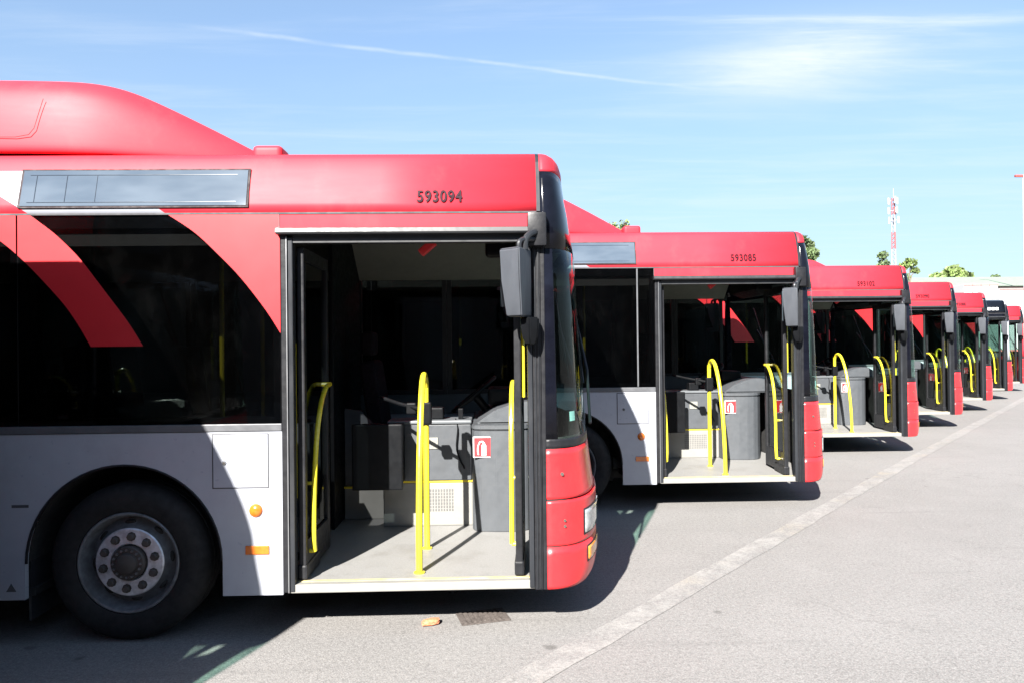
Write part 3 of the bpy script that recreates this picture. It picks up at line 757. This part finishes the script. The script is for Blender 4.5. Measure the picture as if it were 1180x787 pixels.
    # wheel boxes inside
    for xc in WX:
        for sgn in (0, 1):
            f = (lambda h: h) if sgn == 0 else (lambda h: WID-h)
            b = B(); x1_ = xc+.78 if (sgn == 0 and xc > -5) else xc+.75
            b.box(xc-.72, x1_, *sorted((f(.71), f(.735))), .34, 1.14); b.box(xc-.72, x1_, *sorted((f(.046), f(.735))), 1.115, 1.14)
            b.box(x1_-.02, x1_, *sorted((f(.046), f(.735))), .34, 1.115)
            b.build('wheel_box', M['grey_panel'], root)
    # inner linings
    for sgn in (0, 1):
        f = (lambda h: h) if sgn == 0 else (lambda h: WID-h)
        x1_ = -2.10 if sgn == 0 else -.55
        b = B(); b.box(x_r, x1_, *sorted((f(.036), f(.055))), 1.14, 1.318); b.box(-8.1, -3.72, *sorted((f(.036), f(.055))), .34, 1.14); b.build('side_lining', M['grey_panel'], root)
        b = B(); b.prism([(f(.05), 2.40), (f(.07), 2.40), (f(.42), 2.70), (f(.40), 2.72), (f(.05), 2.60)], 'x', x_r, x1_ if sgn == 1 else -2.10); b.build('ceiling_duct', M['cream'], root)
    b = B(); b.box(x_r, -.56, .10, 2.40, 2.70, 2.72); b.build('ceiling', M['cream'], root)
    b = B(); b.box(-2.09, -.56, .075, .10, 2.45, 2.70); b.build('door_engine_cover', M['cream'], root)
    # front header box (destination box seen from inside)
    b = B(); b.prism([(-.56, 2.69), (-.56, 2.44), (-.40, 2.38), (-.36, 2.38), (-.36, 2.69)], 'y', .35, 2.15); b.build('destination_box', M['dark_panel'], root)
    b = B(); b.box(-1.42, -1.24, 2.335, 2.40, 2.50, 2.60, .02, rot=('Y', R(-35))); b.bm.free(); b = B(); b.box(-1.33, -1.20, .62, .66, 2.43, 2.49, .012, rot=('Y', R(-40))); b.build('emergency_hammer', M['sign_red'], root)
    b = B(); b.box(-.86, -.66, .40, .46, 2.36, 2.60, .035, seg=3); b.build('interior_mirror', M['dark_panel'], root)
    # ---- driver's cab
    b = B(); b.box(-1.70, -.985, 1.37, 2.42, .341, .690, .012)
    pl = b.build('cab_plinth', M['plinth'], root)
    b = B(); b.box(-1.70, -.983, 1.362, 1.382, .688, .706, .004); b.box(-1.0, -.980, 1.362, 1.9, .688, .706, .004); b.build('plinth_edging', M['yellow_edge'], pl)
    b = B()
    for i in range(13):
        for j in range(7): b.box(-1.42+i*.022, -1.408+i*.022, 1.3665, 1.3695, .46+j*.026, .478+j*.026)
    b.build('vent_grille', M['vent_dark'], pl)
    b = B(); b.box(-1.66, -.995, 1.35, 1.40, .706, 1.155, .01); b.box(-1.66, -.990, 1.335, 1.62, 1.157, 1.185, .01, mi=1); b.build('cash_desk', [M['grey_panel'], M['grey_top']], root)
    b = B(); b.box(-1.10, -1.06, 1.42, 1.46, 1.186, 1.27, .006); b.box(-1.34, -1.22, 1.42, 1.56, 1.186, 1.28, .012); b.build('ticket_machine', M['dark_panel'], root)
    b = B(); b.box(-1.88, -1.50, 1.02, 1.06, .70, 1.195, .012); b.box(-1.86, -1.52, 1.060, 1.34, .72, 1.17, .012); cd = b.build('cab_door', M['dark_panel'], root)
    # rounded dash end
    pr = [(-.985, 1.42), (-.985, 1.24), (-.965, 1.19), (-.92, 1.165), (-.80, 1.145), (-.70, 1.14), (-.62, 1.15), (-.56, 1.18), (-.50, 1.26), (-.48, 1.40), (-.48, 2.40), (-.985, 2.40)]
    b = B(); b.prism(pr, 'z', .341, 1.118, bev=.006); de = b.build('dash_end', M['grey_panel'], root)
    prs = [((x+.73)*1.012-.73, (y-1.7)*1.006+1.7) for x, y in pr]
    b = B(); b.prism(prs, 'z', 1.124, 1.160, bev=.008); b.build('dash_end_rim', M['grey_panel'], de)
    b = B(); b.prism([(-.96, 1.161), (-.80, 1.27), (-.62, 1.33), (-.45, 1.335), (-.34, 1.27), (-.34, 1.161)], 'y', 1.25, 2.40, bev=.015); dash = b.build('dashboard', M['grey_panel'], root)
    b = B(); b.prism([(-.34, 1.16), (-.9, 1.16), (-.9, 1.20), (-.34, 1.22)], 'y', .30, 1.23); b.bm.free()
    # extinguisher sign
    sy = 1.158
    b = B(); b.box(-.975, -.835, sy-.006, sy-.002, .915, 1.075, .002); sg = b.build('extinguisher_sign', M['sign_white'], root)
    sg.location = (0, 0, 0)
    b = B(); b.box(-.968, -.842, sy-.0085, sy-.0062, .922, 1.068, 0); b.build('sign_field', M['sign_red'], sg)
    b = B()
    cxs, czs = -.905, .985
    b.box(cxs-.004, cxs+.030, sy-.011, sy-.009, czs-.055, czs+.028, .0)
    b.prism([(cxs+.002, czs+.029), (cxs+.024, czs+.029), (cxs+.018, czs+.048), (cxs+.008, czs+.048)], 'y', sy-.011, sy-.009)
    b.tube([(cxs+.010, sy-.010, czs+.052), (cxs-.014, sy-.010, czs+.050), (cxs-.030, sy-.010, czs+.020), (cxs-.034, sy-.010, czs-.020), (cxs-.028, sy-.010, czs-.048)], .005, 6, sub=4)
    b.build('sign_pictogram', M['sign_white'], sg)
    for o_ in (sg,): o_.rotation_euler = (0, 0, 0)
    b = B()
    b.box(-.86, -.60, 1.62, 1.98, 1.28, 1.42, .03); b.build('instrument_panel', M['dark_panel'], dash)
    b = B(); b.tube([(-1.12, 1.40, 1.19), (-1.10, 1.34, 1.12), (-1.11, 1.33, .95), (-1.05, 1.335, .80)], .006, 6, sub=4); b.build('cable', M['dark_panel'], root, True)
    b = B(); b.box(-1.36, -1.26, 1.342, 1.349, .96, 1.05); b.build('notice_sticker', M['notice'], root)
    # steering wheel
    b = B(); ct_ = Vector((-.98, 1.80, 1.36)); axd = Vector((-.62, 0, .78)).normalized(); a1 = Vector((0, 1, 0)); a2 = axd.cross(a1)
    b.tube([ct_+(a1*math.cos(2*math.pi*k/32)+a2*math.sin(2*math.pi*k/32))*.23 for k in range(33)], .015, 8, caps=False)
    for an in (90, 210, 330): b.tube([ct_-axd*.03, ct_+(a1*math.cos(R(an))+a2*math.sin(R(an)))*.22], .014, 6)
    b.tube([ct_-axd*.03, ct_-axd*.35], .035, 10); b.build('steering_wheel', M['dark_panel'], root, True)
    # driver's seat
    b = B(); b.box(-1.78, -1.30, 1.52, 2.02, .92, 1.06, .05, seg=3); b.box(-1.88, -1.74, 1.54, 2.00, 1.0, 1.66, .05, rot=('Y', R(-8)), seg=3); b.box(-1.92, -1.81, 1.64, 1.90, 1.70, 1.90, .04, seg=3); b.box(-1.62, -1.45, 1.66, 1.88, .69, .93, .02)
    b.build('driver_seat', M['seat'], root, True)
    # partition behind the driver, and platform
    b = B(); b.box(-2.10, -2.07, 1.30, 2.44, .341, 2.42, .006); b.box(-2.10, -2.07, 1.30, 2.44, 2.42, 2.69); b.build('cab_partition', M['dark_panel'], root)
    b = B(); b.box(-2.062, -1.72, 1.63, 2.42, .341, .60, .01); sp_ = b.build('step_box', M['plinth'], root)
    b = B(); b.box(-2.064, -1.718, 1.622, 1.642, .598, .615, .003); b.build('step_edging', M['yellow_edge'], sp_)
    b = B(); b.prism([(-2.06, .615), (-1.74, .615), (-1.74, 1.0), (-1.92, 1.24), (-2.06, 1.26)], 'y', 1.66, 1.70); b.build('seat_side_panel', M['grey_panel'], root)
    # ---- yellow hoop at the entrance with card reader
    b = B()
    b.tube([(-1.295, .735, .34), (-1.295, .735, 1.42), (-1.295, .725, 1.50), (-1.295, .67, 1.565), (-1.295, .58, 1.57), (-1.295, .48, 1.50), (-1.295, .37, 1.32), (-1.295, .27, 1.02), (-1.295, .215, .72), (-1.295, .195, .50), (-1.295, .19, .34)], .0215, 12, sub=6)
    b.lathe([(.036, 0), (.036, .008), (.024, .014)], (-1.295, .735, .341), 'z', 16); b.lathe([(.036, 0), (.036, .008), (.024, .014)], (-1.295, .19, .341), 'z', 16)
    hp = b.build('entrance_hoop', M['yellow'], root, True)
    b = B(); b.box(-1.335, -1.255, .70, .775, 1.22, 1.38, .012); b.tube([(-1.335, .74, 1.33), (-1.50, .86, 1.36), (-1.66, 1.00, 1.40)], .014, 8); b.box(-1.44, -1.37, .78, .84, 1.29, 1.37, .01)
    b.build('card_reader', M['dark_panel'], hp)
    # passenger poles and seats
    for (x, y) in ((-2.75, .80), (-2.75, 1.70), (-4.2, .80), (-5.6, 1.70), (-7.0, .80)):
        b = B(); b.tube([(x, y, .34), (x, y, 2.70)], .017, 10); b.build('grab_pole', M['yellow'], root, True)
    for x in (-3.15, -4.1, -4.95, -5.8, -6.65, -7.5):
        for y in (.10, 1.62):
            z0 = 1.14 if x > -3.6 else .70
            b = B()
            for yy_ in (y, y+.40):
                b.box(x-.22, x+.20, yy_, yy_+.37, z0, z0+.09, .03, seg=2); b.box(x-.28, x-.19, yy_, yy_+.37, z0+.06, z0+.66, .03, rot=('Y', R(-8)), seg=2)
            if x < -3.6: b.box(x-.1, x+.1, y+.3, y+.45, .34, z0+.01)
            b.build('passenger_seat', M['seat'], root, True)
    return root

bus = make_bus()
def kids(o): return [c for c in o.children]
def copy_tree(o, parent=None):
    c = o.copy(); COL.objects.link(c)
    if parent: c.parent = parent
    for ch in kids(o): copy_tree(ch, c)
    return c
def add_number(root, txt):
    par = [c for c in root.children if c.name.startswith('cantrail')][0]
    me = text_mesh(txt, .105, .80, 1.12)
    o = link('fleet_number', me, M['number'], par)
    z = 2.682; dz = .02; slope = math.atan2(inset(z+dz)-inset(z-dz), 2*dz)
    o.rotation_euler = (math.pi/2-slope, 0, 0); o.location = (-1.132, inset(z)-.0075, z)
    return o
def remat(root, names, mkey):
    for c in root.children_recursive:
        if c.name.split('.')[0] in names:
            for s_ in c.material_slots: s_.link = 'OBJECT'; s_.material = M[mkey]
def drop(root, names):
    for c in list(root.children_recursive):
        try: nm = c.name.split('.')[0]
        except ReferenceError: continue
        if nm in names: bpy.data.objects.remove(c)
# place: (tip x, side y, number, label)
SPOTS = [
    (.82, 4.34, '593094', 'nearest red and white city bus, number 593094, red stripes across its dark side window'),
    (3.83, 7.53, '593085', 'second bus of the row, number 593085, plain dark window beside its open front door'),
    (7.01, 11.0, '593102', 'third red bus in the row, half hidden behind the bus numbered 593085'),
    (9.88, 14.2, '593090', 'fourth red bus in the row, standing between the third bus and the fifth'),
    (12.87, 17.5, '593088', 'fifth red bus, directly left of the bus with the black and white front'),
    (15.93, 20.9, None, 'bus with black top and white corner pillar above red bumper, between two red buses'),
    (18.97, 24.3, None, 'farthest red bus at the right edge, just beyond the black and white one'),
]
buses = [bus]+[copy_tree(bus) for _ in SPOTS[1:]]
behind = copy_tree(bus)
for i, (o, (tx, sy, num, lab)) in enumerate(zip(buses, SPOTS)):
    o.location = (tx, sy, 0)
    tag(o, lab, 'bus', 'city buses parked in an angled row')
    if num: add_number(o, num)
    if i:
        if i == 1: drop(o, ['window_film'])
        wn = [c for c in o.children if c.name.startswith('window')][0]
        if i > 1: continue
        b = B(); b.box(-2.290, -2.275, -.004, .004, 1.325, 2.575); b.build('window_bar', M['belt'], wn)
behind.location = (-2.29, 1.06, 0)
drop(behind, ['window_film'])
for c in list(behind.children):       # its offside mirror is folded away
    if c.name.startswith('wing_mirror') and c.children and max(v.co.y for v in c.data.vertices) > 1.5:
        for k in list(c.children): bpy.data.objects.remove(k)
        bpy.data.objects.remove(c)
tag(behind, 'bus out of frame at the left, casting its shadow over the nearest wheel', 'bus', 'city buses parked in an angled row')
# the sixth bus: other livery
remat(buses[5], ['cantrail', 'door_header'], 'front_black'); remat(buses[5], ['roof_cap', 'roof', 'corner_pillar', 'roof_cap_fill', 'front_post'], 'white')
drop(buses[5], ['roof_pod', 'pod_plinth', 'side_display', 'display_glass', 'display_border', 'pod_hatch_joint'])
remat(buses[6], ['corner_pillar', 'front_backing'], 'red')
can6 = [c for c in buses[5].children if c.name.startswith('cantrail')][0]
b = B()
for k in range(7): b.box(-1.55+k*.12, -1.47+k*.12, .012, .018, 2.68, 2.76)
b.build('display_lettering', M['sign_white'], can6)

# ================================================================== background
def leaf_cloud(b, blobs, n, size, rng):
    bm = bmesh.new()
    tot = sum(r**2 for *_, r in blobs)
    for (x, y, z, r) in blobs:
        for _ in range(int(n*r*r/tot)):
            v = Vector((rng.gauss(0, 1), rng.gauss(0, 1), rng.gauss(0, 1))).normalized()*r*(rng.random()**.45)
            v.z *= .8; c = Vector((x, y, z))+v
            a = Vector((rng.gauss(0, 1), rng.gauss(0, 1), rng.gauss(0, 1))).normalized(); q = a.orthogonal().normalized(); s = size*rng.uniform(.6, 1.4); p = a.cross(q)
            vs = [bm.verts.new(c+q*s), bm.verts.new(c+p*s*.55), bm.verts.new(c-q*s), bm.verts.new(c-p*s*.55)]
            bm.faces.new(vs)
    b.add(bm)
def tree(name, loc, blobs, n, size, label, seed, mk='leaf', trunk_r=.2, limbs=None):
    rng = random.Random(seed); root = empty(name, loc)
    zlow = min(z-r*.3 for x, y, z, r in blobs)
    b = B(); b.tube([(0, 0, 0), (.05, 0, zlow*.5), (0, .05, zlow)], [trunk_r, trunk_r*.8, trunk_r*.6], 8)
    for (x, y, z, r) in blobs:
        b.tube([(0, .05, zlow*.9), (x*.5, y*.5, (zlow+z)*.5), (x, y, z), (x+rng.uniform(-.3, .3)*r, y, z+r*.7)], [trunk_r*.5, trunk_r*.35, trunk_r*.2, trunk_r*.06], 6)
        for k in range(5):
            v = Vector((rng.gauss(0, 1), rng.gauss(0, 1), abs(rng.gauss(0, 1)))).normalized()*r*.9
            b.tube([(x, y, z-r*.2), (x+v.x, y+v.y, z+v.z)], [trunk_r*.14, trunk_r*.04], 5)
    b.build('trunk', M['bark'], root)
    b = B(); leaf_cloud(b, blobs, n, size, rng); b.build('crown', M[mk], root)
    tag(root, label, 'tree', 'trees beyond the depot'); return root
# position by viewing direction from the depot yard: u = X/Y
def view_dir(px, py): return fw*F_PX + rt2*(px-590) - up2*(py-393.5)
def at(px, Y):
    d_ = view_dir(px, 330); return (d_.x/d_.y*Y, Y)
def hz(py, Y, px=1100):
    d_ = view_dir(px, py); return 1.77+d_.z/d_.y*Y
def blobs_for(Y, pts, px0):
    x0, _ = at(px0, Y)
    return [((px-px0)/820*Y, random.uniform(-.5, .5), hz(py, Y, px), r/820*Y) for px, py, r in pts]
def T(name, px0, Y, pts, n, size, label, seed, mk='leaf', tr=.2):
    x, y = at(px0, Y); tree(name, (x, y, 0), blobs_for(Y, pts, px0), n, size, label, seed, mk, tr)
T('broadleaf_tree', 1097, 85, [(1082, 322, 10), (1097, 316, 12), (1110, 321, 10), (1095, 330, 14)], 2600, .28, 'bushy round green tree above the pale green hall roof', 1)
T('broadleaf_tree', 1147, 110, [(1146, 321, 5), (1149, 325, 6)], 500, .3, 'smallest far tree top poking over the hall roof near the right edge', 2, 'leaf_dark')
T('slender_tree', 1018, 60, [(1016, 295, 6), (1018, 305, 7), (1014, 314, 7), (1022, 320, 8)], 800, .16, 'narrow upright tree just left of the red and white mast', 3, 'leaf_dark', .12)
T('slender_tree', 1047, 60, [(1040, 308, 6), (1050, 303, 7), (1056, 312, 5), (1044, 320, 8)], 520, .16, 'sparse spreading tree just right of the red and white mast', 4, 'leaf', .12)
T('broadleaf_tree', 932, 45, [(925, 276, 6), (935, 282, 8), (930, 295, 12), (938, 292, 8)], 1100, .13, 'tree showing between the second and third buses above the third roof', 5, 'leaf_dark', .14)
T('broadleaf_tree', 712, 38, [(706, 262, 8), (718, 262, 8), (722, 270, 8), (700, 275, 12)], 420, .10, 'thin twiggy tree showing over the sloping roof pod of the second bus', 6, 'leaf', .12)

# long hall with a pale green roof
root = empty('depot_hall', (0, 0, 0))
Yh = 66; x0h = at(1030, Yh)[0]; x1h = at(1420, Yh)[0]
zt = hz(331, Yh); zr = hz(321, Yh)
b = B(); b.box(x0h, x1h, Yh, Yh+22, 0, zt, 0); hw_ = b.build('wall', M['hall_wall'], root)
b = B(); b.prism([(Yh-.8, zt+.002), (Yh+11, zr+1.1), (Yh+22.8, zt+.002)], 'x', x0h-.6, x1h+.6); b.build('roof', M['hall_roof'], root)
for k in range(9):
    xx = x0h+2.0+k*3.4
    b = B(); b.box(xx, xx+1.9, Yh-.03, Yh+.02, zt-1.9, zt-.6); b.build('window', M['hall_dark'], root)
tag(root, 'long low hall with a pale green sheet roof behind the farthest buses', 'building')
# unseen hall added behind the camera to darken what the glass mirrors
root = empty('added_hall', (-6, -15, 0))
b = B(); b.box(-50, 45, -12, 0, 0, 8.5); ww_ = b.build('wall', M['added_hall_wall'], root)
b = B(); b.prism([(-12.5, 8.502), (-6, 10.0), (.5, 8.502)], 'x', -50.5, 45.5); b.build('roof', M['iron'], root)
for k in range(14):
    b = B(); b.box(-46+k*6.4, -41.6+k*6.4, .002, .06, 0, 4.6); b.build('added_hall_door', M['iron'], root)
    b = B(); b.box(-45.6+k*6.4, -42+k*6.4, .002, .05, 5.6, 7.2); b.build('window', M['hall_dark'], root)
tag(root, 'unseen long hall with roller doors, added behind the camera to darken glass reflections', 'building')
# white box trailers in front of the hall
def trailer(px0, px1, py, Y, lab):
    x0, x1 = at(px0, Y)[0], at(px1, Y)[0]; zt = hz(py, Y)
    r = empty('box_trailer', ((x0+x1)/2, Y, 0)); w_ = (x1-x0)/2
    b = B(); b.box(-w_, w_, 0, 2.5, 1.1, zt, .03); bx = b.build('cargo_box', M['trailer'], r)
    b = B()
    for k in range(1, 4): b.box(-w_+2*w_*k/4-.02, -w_+2*w_*k/4+.02, -.02, .0, 1.1, zt)
    b.box(-w_, w_, -.03, -.001, zt-.10, zt-.02); b.box(-w_, w_, -.03, -.001, 1.1, 1.2)
    b.build('panel_trim', M['trailer_trim'], bx)
    for sx in (-w_+.8, w_-.8):
        b = B(); b.lathe([(0, .0), (.25, .0), (.3, .03), (.48, .03), (.5, .08), (.5, .28), (0, .28)], (sx, .2, .5), 'y', 20); b.build('wheel', M['tyre'], r, True)
    b = B(); b.box(-w_+.1, w_-.1, .6, 1.9, .75, 1.1); b.build('chassis', M['chassis'], r)
    tag(r, lab, 'trailer', 'white trailers before the hall'); return r
trailer(1111, 1150, 328, 46, 'white box trailer directly above the fifth bus, left of the longer white one')
trailer(1152, 1262, 333, 44, 'long white box trailer at the right edge above the farthest buses')
trailer(1062, 1104, 334, 52, 'low white box trailer partly hidden behind the fourth bus')

# antenna mast, red and white bands
def mast(px, Y, ytop, ybot, lab, thin=False):
    x, y = at(px, Y); zt = hz(ytop, Y); z0 = 0
    r = empty('antenna_mast', (x, y, 0)); 
    n = 9; hh = zt/n; r0 = (.52 if not thin else .35)
    for k in range(n):
        b = B(); za, zb = k*hh, (k+1)*hh
        ra = r0*(1-.45*k/n); rb = r0*(1-.45*(k+1)/n)
        for a in range(3):
            an = 2*math.pi*a/3+.4
            b.tube([(ra*math.cos(an), ra*math.sin(an), za), (rb*math.cos(an), rb*math.sin(an), zb)], .07 if not thin else .05, 6)
            for q in range(4):
                t0, t1 = q/4, (q+1)/4; a2 = 2*math.pi*(a+1)/3+.4
                rA = ra+(rb-ra)*t0; rB = ra+(rb-ra)*t1
                b.tube([(rA*math.cos(an), rA*math.sin(an), za+hh*t0), (rB*math.cos(a2), rB*math.sin(a2), za+hh*t1)], .03 if not thin else .025, 4)
                b.tube([(rA*math.cos(a2), rA*math.sin(a2), za+hh*t0), (rB*math.cos(an), rB*math.sin(an), za+hh*t1)], .03 if not thin else .025, 4)
        b.build('mast_section', M['mast_red'] if k % 2 == 0 else M['mast_white'], r)
    if not thin:
        for k in range(9):
            a = 2*math.pi*(k % 3)/3+.3+(k//3)*.35; zc = zt-.5-1.7*(k//3)
            b = B(); b.box(math.cos(a)*.8-.13, math.cos(a)*.8+.13, math.sin(a)*.8-.1, math.sin(a)*.8+.1, zc-.6, zc+.6, .04)
            b.tube([(0, 0, zc), (math.cos(a)*.9, math.sin(a)*.9, zc)], .06, 5); b.build('panel_antenna', M['mast_grey'], r)
        b = B(); b.tube([(0, 0, zt), (0, 0, zt+1.6)], .04, 5); b.build('lightning_rod', M['mast_grey'], r)
    else:
        b = B(); b.box(-.9, -.1, -.1, .1, zt-.3, zt+.1, .03); b.build('lamp_head', M['mast_red'], r)
    tag(r, lab, 'mast'); return r
mast(1031, 120, 228, 0, 'tall red and white lattice mast with panel antennas rising behind the third bus')
x, y = at(1181, 62); zt = hz(202, 62)
r = empty('lamp_pole', (x, y, 0))
b = B(); b.tube([(0, 0, 0), (0, 0, zt)], [.14, .07], 8); b.build('pole', M['mast_grey'], r)
b = B(); b.box(-.75, -.05, -.12, .12, zt-.22, zt-.02, .04); b.build('lamp_head', M['mast_red'], r)
tag(r, 'thin pole cut by the right edge with a small reddish lamp at its top', 'lamp pole')
